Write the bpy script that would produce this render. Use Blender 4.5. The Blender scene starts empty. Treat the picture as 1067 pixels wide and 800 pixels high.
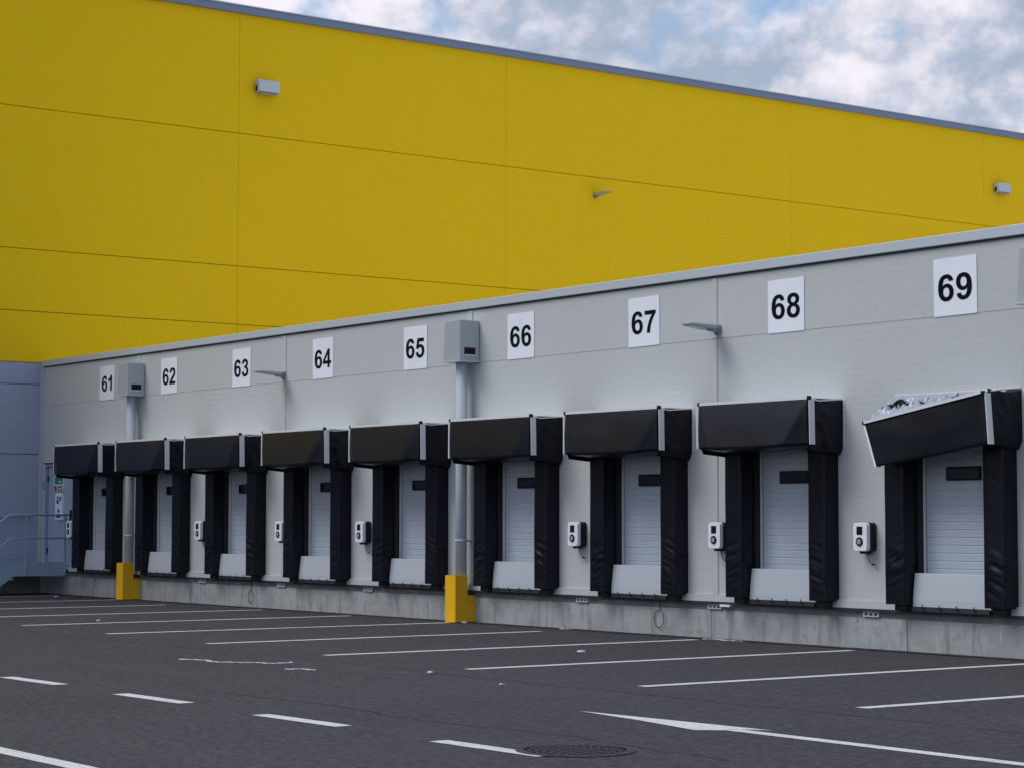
import bpy, bmesh, math, random
from mathutils import Vector, Matrix, noise as mnoise
C = bpy.context.scene.collection
R_ = math.radians
random.seed(7)

# ------------------------------------------------------------ camera
cam_d = bpy.data.cameras.new('camera')
cam = bpy.data.objects.new('camera', cam_d); C.objects.link(cam)
cam_d.sensor_fit = 'HORIZONTAL'; cam_d.sensor_width = 36.0
cam_d.lens = 2229.8 / 1067 * 36
cam_d.clip_start = 0.1; cam_d.clip_end = 5000
H = 1.6371; D = 20.1855
pitch, yaw, roll = 0.0637437820, 0.934366873, 0.00197264987
F0 = Vector((-math.sin(yaw), math.cos(yaw), 0)); R0 = Vector((math.cos(yaw), math.sin(yaw), 0)); U0 = Vector((0, 0, 1))
F = F0*math.cos(pitch) + U0*math.sin(pitch); U = U0*math.cos(pitch) - F0*math.sin(pitch)
Rr = R0*math.cos(roll) + U*math.sin(roll); Uu = U*math.cos(roll) - R0*math.sin(roll)
m = Matrix((Rr, Uu, -F)).transposed().to_4x4(); m.translation = Vector((0, -D, H))
cam.matrix_world = m
bpy.context.scene.camera = cam

# ------------------------------------------------------------ world: sky with broken cloud
SUN_EL, SUN_AZ = R_(52), math.atan2(-0.45, -0.89)      # azimuth measured as atan2(x, y)
w = bpy.data.worlds.new('World'); bpy.context.scene.world = w; w.use_nodes = True
nt = w.node_tree; nt.nodes.clear()
def WN(t, **k):
    n = nt.nodes.new(t)
    for a, b in k.items(): setattr(n, a, b)
    return n
out = WN('ShaderNodeOutputWorld'); bg = WN('ShaderNodeBackground'); bg.inputs[1].default_value = 0.085
sky = WN('ShaderNodeTexSky', sky_type='NISHITA', sun_disc=False, sun_elevation=SUN_EL, sun_rotation=SUN_AZ)
sky.air_density = 1.0; sky.dust_density = 1.5; sky.ozone_density = 2.0
tc = WN('ShaderNodeTexCoord'); mp = WN('ShaderNodeMapping'); mp.inputs['Scale'].default_value = (1, 1, 1.3); mp.inputs['Location'].default_value = (6.1, 2.1, 1.2)
nt.links.new(tc.outputs['Generated'], mp.inputs[0])
def noise(scale, detail, rough, dist=0.0, src=None):
    n = WN('ShaderNodeTexNoise'); n.inputs['Scale'].default_value = scale; n.inputs['Detail'].default_value = detail
    n.inputs['Roughness'].default_value = rough; n.inputs['Distortion'].default_value = dist
    nt.links.new((src or mp).outputs[0], n.inputs['Vector']); return n
def ramp(src, stops):
    r = WN('ShaderNodeValToRGB'); r.color_ramp.interpolation = 'EASE'
    for i, (p, c) in enumerate(stops):
        e = r.color_ramp.elements[i] if i < 2 else r.color_ramp.elements.new(p)
        e.position = p; e.color = (*c, 1) if not isinstance(c, (int, float)) else (c, c, c, 1)
    nt.links.new(src, r.inputs[0]); return r
n1 = noise(7.0, 9, 0.60, 0.0); mask = ramp(n1.outputs[0], [(0.40, 0.0), (0.50, 1.0)])
mp2 = WN('ShaderNodeMapping'); mp2.inputs['Scale'].default_value = (1, 1, 1.3); mp2.inputs['Location'].default_value = (4.2, 8.1, 1.4)
nt.links.new(tc.outputs['Generated'], mp2.inputs[0])
n2 = noise(9.0, 9, 0.57, 0.0, mp2); n3 = noise(20.0, 7, 0.58, 0.0, mp2)
def wm(op, a, b, c=None):
    n = WN('ShaderNodeMath', operation=op)
    for k, v in enumerate((a, b, c)):
        if v is None: continue
        if isinstance(v, (int, float)): n.inputs[k].default_value = v
        else: nt.links.new(v, n.inputs[k])
    return n.outputs[0]
bil = wm('ABSOLUTE', wm('SUBTRACT', n3.outputs[0], 0.5), 0)        # creases between the puffs
cm = wm('MULTIPLY_ADD', bil, 0.9, n2.outputs[0])
CLOUD = 5.2
shade = ramp(cm, [(0.42, (0.44*CLOUD, 0.53*CLOUD, 0.69*CLOUD)), (0.72, (1.08*CLOUD, 1.03*CLOUD, 1.12*CLOUD))])
mx = WN('ShaderNodeMix', data_type='RGBA'); nt.links.new(mask.outputs[0], mx.inputs[0])
nt.links.new(sky.outputs[0], mx.inputs[6]); nt.links.new(shade.outputs[0], mx.inputs[7])
nt.links.new(mx.outputs[2], bg.inputs[0]); nt.links.new(bg.outputs[0], out.inputs[0])

# ------------------------------------------------------------ sun (veiled by cloud)
sd = bpy.data.lights.new('sun', 'SUN'); sd.energy = 0.85; sd.angle = R_(32); sd.color = (1.0, 0.975, 0.94)
so = bpy.data.objects.new('sun', sd); C.objects.link(so)
sdir = Vector((math.sin(SUN_AZ)*math.cos(SUN_EL), math.cos(SUN_AZ)*math.cos(SUN_EL), math.sin(SUN_EL)))
so.rotation_euler = sdir.to_track_quat('Z', 'Y').to_euler()

sc = bpy.context.scene
sc.view_settings.view_transform = 'Standard'; sc.view_settings.look = 'None'
sc.view_settings.exposure = 0.98; sc.view_settings.gamma = 1.0; sc.view_settings.use_curve_mapping = False

# ------------------------------------------------------------ materials
class Mat:
    def __init__(s, name, col, rough=0.6, metal=0.0, spec=0.5):
        s.m = bpy.data.materials.new(name); s.m.use_nodes = True; s.t = s.m.node_tree
        s.b = s.t.nodes['Principled BSDF']; s.b.inputs['Base Color'].default_value = (*col, 1)
        s.b.inputs['Roughness'].default_value = rough; s.b.inputs['Metallic'].default_value = metal
        s.b.inputs['Specular IOR Level'].default_value = spec; s.col = col; s._c = None
    def coords(s, scale=(1, 1, 1), kind='Object'):
        tc = s.t.nodes.new('ShaderNodeTexCoord'); mp = s.t.nodes.new('ShaderNodeMapping'); mp.inputs['Scale'].default_value = scale
        if kind == 'World':
            g = s.t.nodes.new('ShaderNodeNewGeometry'); s.t.links.new(g.outputs['Position'], mp.inputs[0])
        else: s.t.links.new(tc.outputs[kind], mp.inputs[0])
        return mp.outputs[0]
    def noise(s, vec, scale, detail=4, rough=0.5, dist=0):
        n = s.t.nodes.new('ShaderNodeTexNoise'); n.inputs['Scale'].default_value = scale; n.inputs['Detail'].default_value = detail
        n.inputs['Roughness'].default_value = rough; n.inputs['Distortion'].default_value = dist
        s.t.links.new(vec, n.inputs['Vector']); return n.outputs[0]
    def ramp(s, v, a, b, lo=0.0, hi=1.0):
        r = s.t.nodes.new('ShaderNodeMapRange'); r.interpolation_type = 'SMOOTHSTEP'
        s.t.links.new(v, r.inputs[0]); r.inputs[1].default_value = a; r.inputs[2].default_value = b
        r.inputs[3].default_value = lo; r.inputs[4].default_value = hi; return r.outputs[0]
    def mixcol(s, fac, col):
        m = s.t.nodes.new('ShaderNodeMix'); m.data_type = 'RGBA'; s.t.links.new(fac, m.inputs[0])
        if s._c is None: m.inputs[6].default_value = (*s.col, 1)
        else: s.t.links.new(s._c, m.inputs[6])
        m.inputs[7].default_value = (*col, 1); s._c = m.outputs[2]; s.t.links.new(s._c, s.b.inputs['Base Color']); return s
    def bump(s, v, strength=0.3, dist=0.01):
        b = s.t.nodes.new('ShaderNodeBump'); b.inputs['Strength'].default_value = strength; b.inputs['Distance'].default_value = dist
        s.t.links.new(v, b.inputs['Height'])
        if s.b.inputs['Normal'].links: s.t.links.new(s.b.inputs['Normal'].links[0].from_socket, b.inputs['Normal'])
        s.t.links.new(b.outputs[0], s.b.inputs['Normal']); return s
    def roughvar(s, v): s.t.links.new(v, s.b.inputs['Roughness']); return s
    def wave(s, vec, scale, axis='Z'):
        wv = s.t.nodes.new('ShaderNodeTexWave'); wv.bands_direction = axis; wv.inputs['Scale'].default_value = scale
        s.t.links.new(vec, wv.inputs[0]); return wv.outputs['Fac']

def wallmat(name, col, dirt, rough=0.5, spec=0.3, rib=(3.4, 0.22), grain=0.25, st=0.12):
    M = Mat(name, col, rough, 0, spec)
    c = M.coords((1, 1, 1), 'World'); cs = M.coords((3.0, 3.0, 0.18), 'World')
    M.mixcol(M.ramp(M.noise(c, 0.5, 5, 0.6), 0.42, 0.70, 0, 0.25), dirt)
    M.mixcol(M.ramp(M.noise(cs, 1.3, 5, 0.6), 0.56, 0.80, 0, 0.30), dirt)
    M.mixcol(M.ramp(M.noise(M.coords((1,1,.8),'World'), 17, 2, 0.7), 0.42, 0.60, 0, grain), tuple(k*0.90 for k in dirt))
    M.bump(M.wave(c, rib[0], 'Z'), rib[1], 0.004)
    M.mixcol(M.ramp(M.noise(M.coords((2.2, 2.2, 0.10), 'World'), 2.6, 6, 0.7), 0.60, 0.72, 0, st), tuple(k*0.80 for k in dirt))
    M.bump(M.noise(M.coords((1, 1, 1), 'World'), 1.1, 2), 0.12, 0.03)
    M.roughvar(M.ramp(M.noise(c, 3, 4), 0.3, 0.7, rough-0.08, rough+0.1))
    return M.m
M_clad = wallmat('pale_grey_cladding', (0.505, 0.535, 0.545), (0.470, 0.500, 0.508), 0.72, 0.18, rib=(3.4, 0.13))
M_yel = wallmat('yellow_cladding', (0.82, 0.545, 0.004), (0.75, 0.495, 0.004), 0.65, 0.14, (6.0, 0.14), 0.4, 0.15)
M_lgrey = wallmat('blue_grey_cladding', (0.33, 0.37, 0.50), (0.28, 0.32, 0.43))
M_gap = Mat('joint_gasket', (0.03, 0.03, 0.032), 0.8).m
M_seam = Mat('grey_seam', (0.40, 0.425, 0.435), 0.7).m
M_gapy = Mat('yellow_joint_gasket', (0.10, 0.085, 0.01), 0.7).m
M_cope = Mat('coping_sheet', (0.50, 0.56, 0.62), 0.38, 0.1).m
M_flash = Mat('blue_grey_flashing', (0.17, 0.22, 0.34), 0.45).m
M_roof = Mat('roof_membrane', (0.78, 0.77, 0.72), 0.8).m
M_trim = Mat('base_trim_sheet', (0.42, 0.45, 0.48), 0.5).m
M_dark = Mat('dark_steel_angle', (0.035, 0.04, 0.05), 0.5, 0.3).m
M_galv = Mat('galvanised_steel', (0.34, 0.44, 0.60), 0.45, 0.3)
M_galv.mixcol(M_galv.ramp(M_galv.noise(M_galv.coords((1,1,1),'World'), 30, 3), 0.35, 0.7, 0, 0.6), (0.22, 0.30, 0.42)); M_galv = M_galv.m
M_alu = Mat('aluminium_profile', (0.70, 0.74, 0.78), 0.45, 0.1).m
def pvc(name, col, rough, spec=0.24):
    M = Mat(name, col, rough, 0, spec)
    c = M.coords((1, 1, 1), 'World')
    M.bump(M.noise(c, 3, 2, 0.5), 0.12, 0.02)
    M.roughvar(M.ramp(M.noise(c, 1.5, 3), 0.3, 0.7, rough-0.03, rough+0.05)); return M.m
M_pad = pvc('black_pvc_fabric', (0.0030, 0.0045, 0.0110), 0.38)
M_curt = pvc('black_curtain_sheet', (0.0065, 0.0085, 0.0155), 0.36, 0.24)
M_door = Mat('white_door_sheet', (0.47, 0.53, 0.61), 0.42)
M_door.mixcol(M_door.ramp(M_door.noise(M_door.coords((1,1,1),'World'), 2.5, 4), 0.45, 0.8, 0, 0.4), (0.39, 0.44, 0.52)); M_door = M_door.m
M_lip = Mat('painted_lip_plate', (0.45, 0.50, 0.56), 0.5, 0.0)
M_lip.mixcol(M_lip.ramp(M_lip.noise(M_lip.coords((2,2,6),'World'), 3.5, 6, 0.65), 0.50, 0.78, 0, 0.5), (0.42, 0.46, 0.50))
M_lip.mixcol(M_lip.ramp(M_lip.noise(M_lip.coords((9,9,1.2),'World'), 3.5, 6, 0.7), 0.66, 0.78, 0, 0.4), (0.30, 0.31, 0.33)); M_lip = M_lip.m
M_black = Mat('black_plastic', (0.006, 0.007, 0.010), 0.45, 0, 0.25).m
M_rub = Mat('black_rubber', (0.012, 0.012, 0.013), 0.7).m
M_glass = Mat('dark_glazing', (0.006, 0.008, 0.012), 0.15, 0, 0.4).m
M_white = Mat('white_plastic', (0.78, 0.82, 0.90), 0.35).m
M_sign = Mat('white_sign_sheet', (0.80, 0.85, 0.93), 0.45)
M_sign.mixcol(M_sign.ramp(M_sign.noise(M_sign.coords((1,1,.4),'World'), 3, 4), 0.5, 0.8, 0, 0.35), (0.62, 0.66, 0.74)); M_sign = M_sign.m
M_ink = Mat('black_numeral_film', (0.004, 0.005, 0.010), 0.8, 0, 0.1).m
M_post = Mat('yellow_safety_paint', (0.82, 0.45, 0.006), 0.42)
M_post.mixcol(M_post.ramp(M_post.noise(M_post.coords((1,1,.6),'World'), 9, 6, 0.7), 0.60, 0.75, 0, 0.55), (0.30, 0.19, 0.03)); M_post = M_post.m
M_pipe = Mat('grey_downpipe_sheet', (0.42, 0.47, 0.53), 0.62, 0, 0.3).m
M_hop = Mat('grey_hopper_sheet', (0.40, 0.44, 0.48), 0.42, 0.1).m
M_lamp = Mat('grey_lamp_casting', (0.20, 0.23, 0.27), 0.45, 0.2).m
M_lamph = Mat('light_grey_lamp_paint', (0.34, 0.38, 0.44), 0.45).m
M_lens = Mat('lamp_lens', (0.30, 0.32, 0.34), 0.2).m
M_foil = Mat('crumpled_foil', (0.34, 0.38, 0.46), 0.45, 0.15); M_foil = M_foil.m
M_green = Mat('green_sign_ink', (0.01, 0.25, 0.13), 0.5).m
M_red = Mat('red_sign_ink', (0.45, 0.03, 0.03), 0.5).m
M_blue = Mat('blue_sign_ink', (0.03, 0.12, 0.42), 0.5).m
M_cable = Mat('orange_brown_cable', (0.10, 0.045, 0.04), 0.5).m
M_cableb = Mat('dark_cable', (0.02, 0.022, 0.026), 0.5).m
M_litter = Mat('white_scrap_film', (0.50, 0.51, 0.53), 0.5).m
M_pdoor = Mat('grey_door_leaf', (0.34, 0.42, 0.54), 0.45).m

# concrete plinth
M = Mat('stained_concrete', (0.36, 0.38, 0.385), 0.85)
c = M.coords((1,1,1), 'World'); cs = M.coords((3.2, 3.2, 0.5), 'World')
M.mixcol(M.ramp(M.noise(c, 1.3, 6, 0.65), 0.42, 0.62, 0, 0.5), (0.22, 0.24, 0.26))
M.mixcol(M.ramp(M.noise(c, 6, 6, 0.75), 0.50, 0.68, 0, 0.5), (0.17, 0.18, 0.19))
M.mixcol(M.ramp(M.noise(cs, 1.5, 6, 0.65), 0.50, 0.66, 0, 0.65), (0.15, 0.16, 0.165))
M.mixcol(M.ramp(M.noise(cs, 3.1, 4, 0.6), 0.60, 0.72, 0, 0.5), (0.50, 0.52, 0.53))
M.bump(M.noise(c, 25, 6, 0.6), 0.5, 0.006); M_conc = M.m
M = Mat('dark_concrete', (0.15, 0.155, 0.16), 0.8)  # darker mottled concrete for the plinth head and the hall plinth
c = M.coords((1,1,1), 'World')
M.mixcol(M.ramp(M.noise(c, 3, 6, 0.7), 0.45, 0.7, 0, 0.8), (0.26, 0.27, 0.27)); M.bump(M.noise(c, 25, 6), 0.4, 0.005); M_conct = M.m
# asphalt
M = Mat('asphalt', (0.0448, 0.0416, 0.0487), 0.85, 0, 0.35)
c = M.coords((1,1,1), 'World'); cx = M.coords((0.55, 1.0, 1), 'World'); cy = M.coords((0.10, 1.4, 1), 'World'); cz = M.coords((1.3, 0.16, 1), 'World')
M.mixcol(M.ramp(M.noise(c, 0.28, 6, 0.6, 0.6), 0.42, 0.60, 0, 0.7), (0.0344, 0.0320, 0.0378))
M.mixcol(M.ramp(M.noise(cy, 0.8, 7, 0.68, 0.3), 0.50, 0.66, 0, 0.6), (0.0560, 0.0520, 0.0596))
M.mixcol(M.ramp(M.noise(cx, 1.9, 8, 0.75, 0.8), 0.55, 0.72, 0, 0.5), (0.0272, 0.0256, 0.0302))
M.mixcol(M.ramp(M.noise(cz, 1.1, 6, 0.7, 0.4), 0.60, 0.72, 0, 0.35), (0.0240, 0.0232, 0.0269))
M.mixcol(M.ramp(M.noise(cy, 2.7, 6, 0.75, 1.2), 0.62, 0.72, 0, 0.4), (0.0960, 0.0920, 0.1008))
M.mixcol(M.ramp(M.noise(c, 4.5, 8, 0.9), 0.50, 0.64, 0, 0.8), (0.0704, 0.0672, 0.0756))
M.mixcol(M.ramp(M.noise(c, 5.2, 8, 0.9, 0.1), 0.53, 0.64, 0, 0.7), (0.0224, 0.0216, 0.0252))
M.mixcol(M.ramp(M.noise(c, 9, 6, 0.9), 0.50, 0.66, 0, 0.65), (0.0800, 0.0768, 0.0857))
M.mixcol(M.ramp(M.noise(c, 12, 6, 0.9, 0.2), 0.53, 0.66, 0, 0.75), (0.0192, 0.0184, 0.0210))
M.mixcol(M.ramp(M.noise(c, 45, 3, 0.8), 0.60, 0.68, 0, 0.8), (0.1520, 0.1480, 0.1596))
M.mixcol(M.ramp(M.noise(c, 13, 1, 0.5), 0.50, 0.68, 0, 0.5), (0.080, 0.084, 0.092))
M.mixcol(M.ramp(M.noise(cx, 17, 1, 0.5), 0.50, 0.66, 0, 0.6), (0.020, 0.019, 0.023))
M.bump(M.noise(c, 30, 5, 0.8), 0.7, 0.012); M.bump(M.noise(c, 0.9, 3), 0.25, 0.03); M_asph = M.m
M = Mat('road_paint', (0.62, 0.63, 0.64), 0.7)
c = M.coords((1,1,1), 'World')
M.mixcol(M.ramp(M.noise(c, 4, 6, 0.7), 0.48, 0.75, 0, 0.5), (0.38, 0.38, 0.39))
M.mixcol(M.ramp(M.noise(c, 24, 5, 0.75), 0.55, 0.66, 0, 0.8), (0.10, 0.10, 0.10))
M.mixcol(M.ramp(M.noise(c, 1.1, 4, 0.7), 0.52, 0.72, 0, 0.5), (0.30, 0.30, 0.31)); M.bump(M.noise(c, 60, 4), 0.5, 0.004); M_paint = M.m
M_crack = Mat('tar_seam', (0.016, 0.016, 0.018), 0.75).m
M_iron = Mat('cast_iron', (0.040, 0.040, 0.044), 0.7, 0.1).m
M_lid = Mat('drain_recess', (0.034, 0.033, 0.036), 0.8).m

# ------------------------------------------------------------ mesh helper
class MB:
    def __init__(s): s.v = []; s.f = []; s.sm = []
    def add(s, vs, fs, smooth=False):
        k = len(s.v); s.v += [tuple(v) for v in vs]
        for f in fs: s.f.append(tuple(k+i for i in f)); s.sm.append(smooth)
        return s
    def box(s, a, b):
        x0, x1 = sorted((a[0], b[0])); y0, y1 = sorted((a[1], b[1])); z0, z1 = sorted((a[2], b[2]))
        return s.add([(x0,y0,z0),(x1,y0,z0),(x1,y1,z0),(x0,y1,z0),(x0,y0,z1),(x1,y0,z1),(x1,y1,z1),(x0,y1,z1)],
            [(0,3,2,1),(4,5,6,7),(0,1,5,4),(1,2,6,5),(2,3,7,6),(3,0,4,7)])
    def hexa(s, q):       # 8 corners: bottom ring 4, top ring 4
        return s.add(q, [(0,3,2,1),(4,5,6,7),(0,1,5,4),(1,2,6,5),(2,3,7,6),(3,0,4,7)])
    def tube(s, pts, r, n=10, cap=True):
        pts = [Vector(p) for p in pts]; rings = []; k = len(s.v); up = None
        for i, p in enumerate(pts):
            d = (pts[min(i+1, len(pts)-1)] - pts[max(i-1, 0)]).normalized()
            if up is None: up = Vector((0, 0, 1)) if abs(d.z) < 0.9 else Vector((1, 0, 0))
            a = d.cross(up).normalized(); b = a.cross(d).normalized(); up = b
            rr = r[i] if isinstance(r, (list, tuple)) else r
            s.v += [tuple(p + a*rr*math.cos(2*math.pi*j/n) + b*rr*math.sin(2*math.pi*j/n)) for j in range(n)]
        for i in range(len(pts)-1):
            for j in range(n):
                s.f.append((k+i*n+j, k+i*n+(j+1) % n, k+(i+1)*n+(j+1) % n, k+(i+1)*n+j)); s.sm.append(True)
        if cap:
            s.f.append(tuple(k+j for j in range(n))[::-1]); s.sm.append(False)
            s.f.append(tuple(k+(len(pts)-1)*n+j for j in range(n))); s.sm.append(False)
        return s
    def grid(s, fn, nu, nv, smooth=True):
        vs = [fn(i/nu, j/nv) for j in range(nv+1) for i in range(nu+1)]
        return s.add(vs, [(j*(nu+1)+i, j*(nu+1)+i+1, (j+1)*(nu+1)+i+1, (j+1)*(nu+1)+i) for j in range(nv) for i in range(nu)], smooth)
    def prism(s, pts, z0, z1):
        n = len(pts); return s.add([(x, y, z0) for x, y in pts] + [(x, y, z1) for x, y in pts],
            [tuple(range(n))[::-1], tuple(range(n, 2*n))] + [(i, (i+1) % n, n+(i+1) % n, n+i) for i in range(n)])
    def build(s, name, mat, parent=None, bevel=0, solid=0):
        me = bpy.data.meshes.new(name); me.from_pydata(s.v, [], s.f); me.validate()
        if len(me.polygons) == len(s.sm): me.polygons.foreach_set('use_smooth', s.sm)
        bm = bmesh.new(); bm.from_mesh(me); bmesh.ops.recalc_face_normals(bm, faces=bm.faces); bm.to_mesh(me); bm.free()
        me.materials.append(mat); o = bpy.data.objects.new(name, me); C.objects.link(o)
        if parent: o.parent = parent
        if solid:
            md = o.modifiers.new('thick', 'SOLIDIFY'); md.thickness = solid; md.offset = 0
        if bevel:
            md = o.modifiers.new('bevel', 'BEVEL'); md.width = bevel; md.segments = 2; md.limit_method = 'ANGLE'; md.angle_limit = R_(40)
        return o
def tag(o, label=None, cat=None, group=None, kind=None):
    if label: o['label'] = label
    if cat: o['category'] = cat
    if group: o['group'] = group
    if kind: o['kind'] = kind
    return o
def empty(name, loc, label, cat, group=None):
    o = bpy.data.objects.new(name, None); C.objects.link(o); o.location = loc; o.empty_display_size = 0.2
    return tag(o, label, cat, group)
def copy_tree(o, loc, label):
    r = o.copy(); C.objects.link(r); r.location = loc; r['label'] = label
    for ch in list(o.children):
        c1 = ch.copy(); C.objects.link(c1); c1.parent = r
        for g in list(ch.children):
            c2 = g.copy(); C.objects.link(c2); c2.parent = c1
    return r
def fn3(p, sc_=1.0, seed=0.0): return mnoise.noise(Vector((p[0]*sc_+seed, p[1]*sc_+seed*1.7, p[2]*sc_-seed)))

def wall_holes(x0, x1, z0, z1, holes, y, depth, mb, extra_x=()):
    """front face of a wall in the plane y with rectangular holes and their reveals"""
    xs = sorted({x0, x1, *[h[0] for h in holes], *[h[1] for h in holes], *extra_x})
    zs = sorted({z0, z1, *[h[2] for h in holes], *[h[3] for h in holes]})
    for a, b in zip(xs, xs[1:]):
        for c_, d in zip(zs, zs[1:]):
            mx_, mz = (a+b)/2, (c_+d)/2
            if any(h[0] < mx_ < h[1] and h[2] < mz < h[3] for h in holes): continue
            mb.add([(a,y,c_),(b,y,c_),(b,y,d),(a,y,d)], [(0,1,2,3)])
    for h in holes:
        a, b, c_, d = h
        mb.add([(a,y,c_),(a,y+depth,c_),(a,y+depth,d),(a,y,d)], [(0,1,2,3)])
        mb.add([(b,y,c_),(b,y+depth,c_),(b,y+depth,d),(b,y,d)], [(0,1,2,3)])
        mb.add([(a,y,c_),(b,y,c_),(b,y+depth,c_),(a,y+depth,c_)], [(0,1,2,3)])
        mb.add([(a,y,d),(b,y,d),(b,y+depth,d),(a,y+depth,d)], [(0,1,2,3)])

# ------------------------------------------------------------ ground
NUMS = list(range(61, 70))
CX = {n: -18.06 - 2.995*(69-n) for n in NUMS}
tag(MB().add([(-600,-600,0),(600,-600,0),(600,600,0),(-600,600,0)], [(0,1,2,3)]).build('asphalt_yard', M_asph), kind='structure')
def line(name, x0, y0, x1, y1, wd):
    d = Vector((x1-x0, y1-y0)).normalized(); nx, ny = -d.y*wd/2, d.x*wd/2
    n = max(2, int((Vector((x1-x0, y1-y0))).length/0.12)); top = []; bot = []
    for i in range(n+1):
        t = i/n; px, py = x0+(x1-x0)*t, y0+(y1-y0)*t
        j1 = 1+0.10*mnoise.noise(Vector((px*7, py*7, 1))); j2 = 1+0.10*mnoise.noise(Vector((px*7, py*7, 9)))
        top.append((px+nx*j1, py+ny*j1, 0.004)); bot.append((px-nx*j2, py-ny*j2, 0.004))
    mb = MB()
    for i in range(n): mb.add([bot[i], bot[i+1], top[i+1], top[i]], [(0,1,2,3)])
    return tag(mb.build(name, M_paint), kind='structure')
for i in range(12):
    x = -13.42 - 2.995*i
    line('parking_line_marking', x, -6.45, x-0.04, -0.42 if i % 4 else -0.85, 0.15)
for i in range(-6, 12):
    line('lane_dash_marking', -19.92-2.65*i-1.28, -11.07, -19.92-2.65*i, -11.04, 0.17)
line('lane_edge_marking', -60, -13.98, 12, -13.98, 0.17)
line('arrow_stem_marking', -12.62, -8.71, 4.0, -8.80, 0.15)
tag(MB().add([(-14.62,-8.66,0.004),(-13.6,-8.80,0.004),(-12.76,-8.97,0.004),(-12.60,-8.78,0.004),(-12.60,-8.63,0.004),(-12.37,-8.49,0.004),(-13.5,-8.57,0.004)],
    [(0,1,2,3,4,5,6)]).build('arrow_head_marking', M_paint), kind='structure')
def ragged(name, pts, wd, mat, seed, z=0.006, jit=1.0):
    mb = MB(); P = [Vector((*p, 0)) for p in pts]; q = []
    for a, b in zip(P, P[1:]):
        n = max(2, int((b-a).length/0.07))
        for i in range(n): q.append(a.lerp(b, i/n))
    q.append(P[-1]); L = []; Rg = []
    for i, p in enumerate(q):
        d = (q[min(i+1, len(q)-1)]-q[max(i-1, 0)]).normalized(); nrm = Vector((-d.y, d.x, 0))
        o = nrm*0.05*jit*mnoise.noise(Vector((i*0.13, seed, 0)))*2
        ww = wd*(0.55+0.9*abs(mnoise.noise(Vector((i*0.35, seed, 5)))))
        L.append(p+o+nrm*ww/2); Rg.append(p+o-nrm*ww/2)
    for i in range(len(q)-1):
        mb.add([(*L[i].xy, z), (*Rg[i].xy, z), (*Rg[i+1].xy, z), (*L[i+1].xy, z)], [(0,1,2,3)])
    return mb.build(name, mat)
tag(ragged('asphalt_seam', [(-18.2,-10.2),(-16.5,-10.1),(-14.5,-10.25),(-13.0,-10.05),(-11.0,-10.2)], 0.018, M_crack, 3), kind='structure')
tag(ragged('asphalt_seam', [(-45,-7.35),(-34,-7.0),(-28,-7.15),(-22,-6.95),(-18,-7.1),(-10,-7.0)], 0.022, M_crack, 8), kind='structure')
tag(ragged('tar_edge_strip', [(-45.1,-0.13),(-5,-0.13)], 0.28, M_crack, 5, 0.007, 0.6), kind='structure')

# ------------------------------------------------------------ yellow hall
yb = empty('yellow_hall', (-45.18, 0, 0), 'tall yellow windowless hall on a grey lower wall, rising behind the dock row', 'building')
X0 = 0.0   # local: wall face at x = 0 (world -45.18)
vy = [-33.0, -24.3, -15.2, -3.9, 4.97, 12.99, 23.33, 31.75, 41.5, 50.0, 60.0]
def panels(rows, mat, name, gapmat_name, gap):
    mb = MB()
    for z0, z1 in rows:
        for a, b in zip(vy, vy[1:]):
            mb.box((-0.12, a+0.003, z0+0.007), (0, b-0.003, z1-0.007))
    mb.build(name, mat, yb, bevel=0.004)
panels([(5.17, 6.33), (6.33, 7.74), (7.74, 10.97), (10.97, 13.95)], M_yel, 'upper_cladding', 'joint', 0)
panels([(0.52, 3.11), (3.11, 4.68), (4.68, 5.17)], M_lgrey, 'lower_cladding', 'joint', 0)
MB().box((-0.12, -33, 0), (-0.02, 60, 0.515)).build('hall_plinth', M_conct, yb)
MB().box((-40, -33, 5.17), (-0.10, 60, 13.9)).build('hall_core', M_gapy, yb)
MB().box((-39.9, -32.9, 0), (-0.105, 59.9, 5.165)).build('plinth_core', M_gap, yb)
MB().box((-0.4, -33.05, 13.90), (0.10, 60.05, 14.075)).build('roof_flashing', M_flash, yb, bevel=0.01)
MB().box((-0.42, -33.05, 14.075), (0.125, 60.05, 14.10)).build('flashing_cap', M_cope, yb)
MB().box((-39.8, -32.8, 13.90), (-0.41, 59.8, 13.95)).build('hall_roof', M_roof, yb)

# ------------------------------------------------------------ dock building
db = empty('dock_building', (-18.06, 0, 0), 'long low pale grey loading dock building on a concrete plinth with nine numbered doors', 'building')
OX = 18.06        # parts are written in world x, shifted by this
def B(mb): mb.v = [(x+OX, y, z) for x, y, z in mb.v]; return mb
HW = 0.66
holes = [(CX[n]-HW, CX[n]+HW, 0.55, 2.95) for n in NUMS] + [(-44.93, -43.46, 0.62, 2.87)]
XJ = [-22.50, -28.45, -34.42, -40.38, -16.55, -10.6, -4.7]
mb = MB(); wall_holes(-45.06, 6.0, 0.55, 4.194, holes, 0, 0.30, mb, XJ)
wall_holes(-45.06, 6.0, 4.200, 5.10, [], 0, 0.1, mb, XJ)
B(mb).build('cladding', M_clad, db)
B(MB().box((-45.06, 0.006, 4.15), (6, 0.05, 4.25))).build('panel_joint', M_seam, db)
for x in XJ:
    B(MB().box((x-0.055, -0.012, 0.63), (x+0.055, 0.05, 4.19)).box((x-0.055, -0.012, 4.20), (x+0.055, 0.05, 5.055))).build('joint_cover', M_clad, db)
    for s in (-1, 1): B(MB().box((x+s*0.062-0.006, -0.004, 0.63), (x+s*0.062+0.006, 0.02, 5.055))).build('joint_gasket', M_seam, db)
B(MB().box((-45.2, -0.05, 5.085), (6.05, 0.45, 5.215))).build('parapet_coping', M_cope, db, bevel=0.008)
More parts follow.
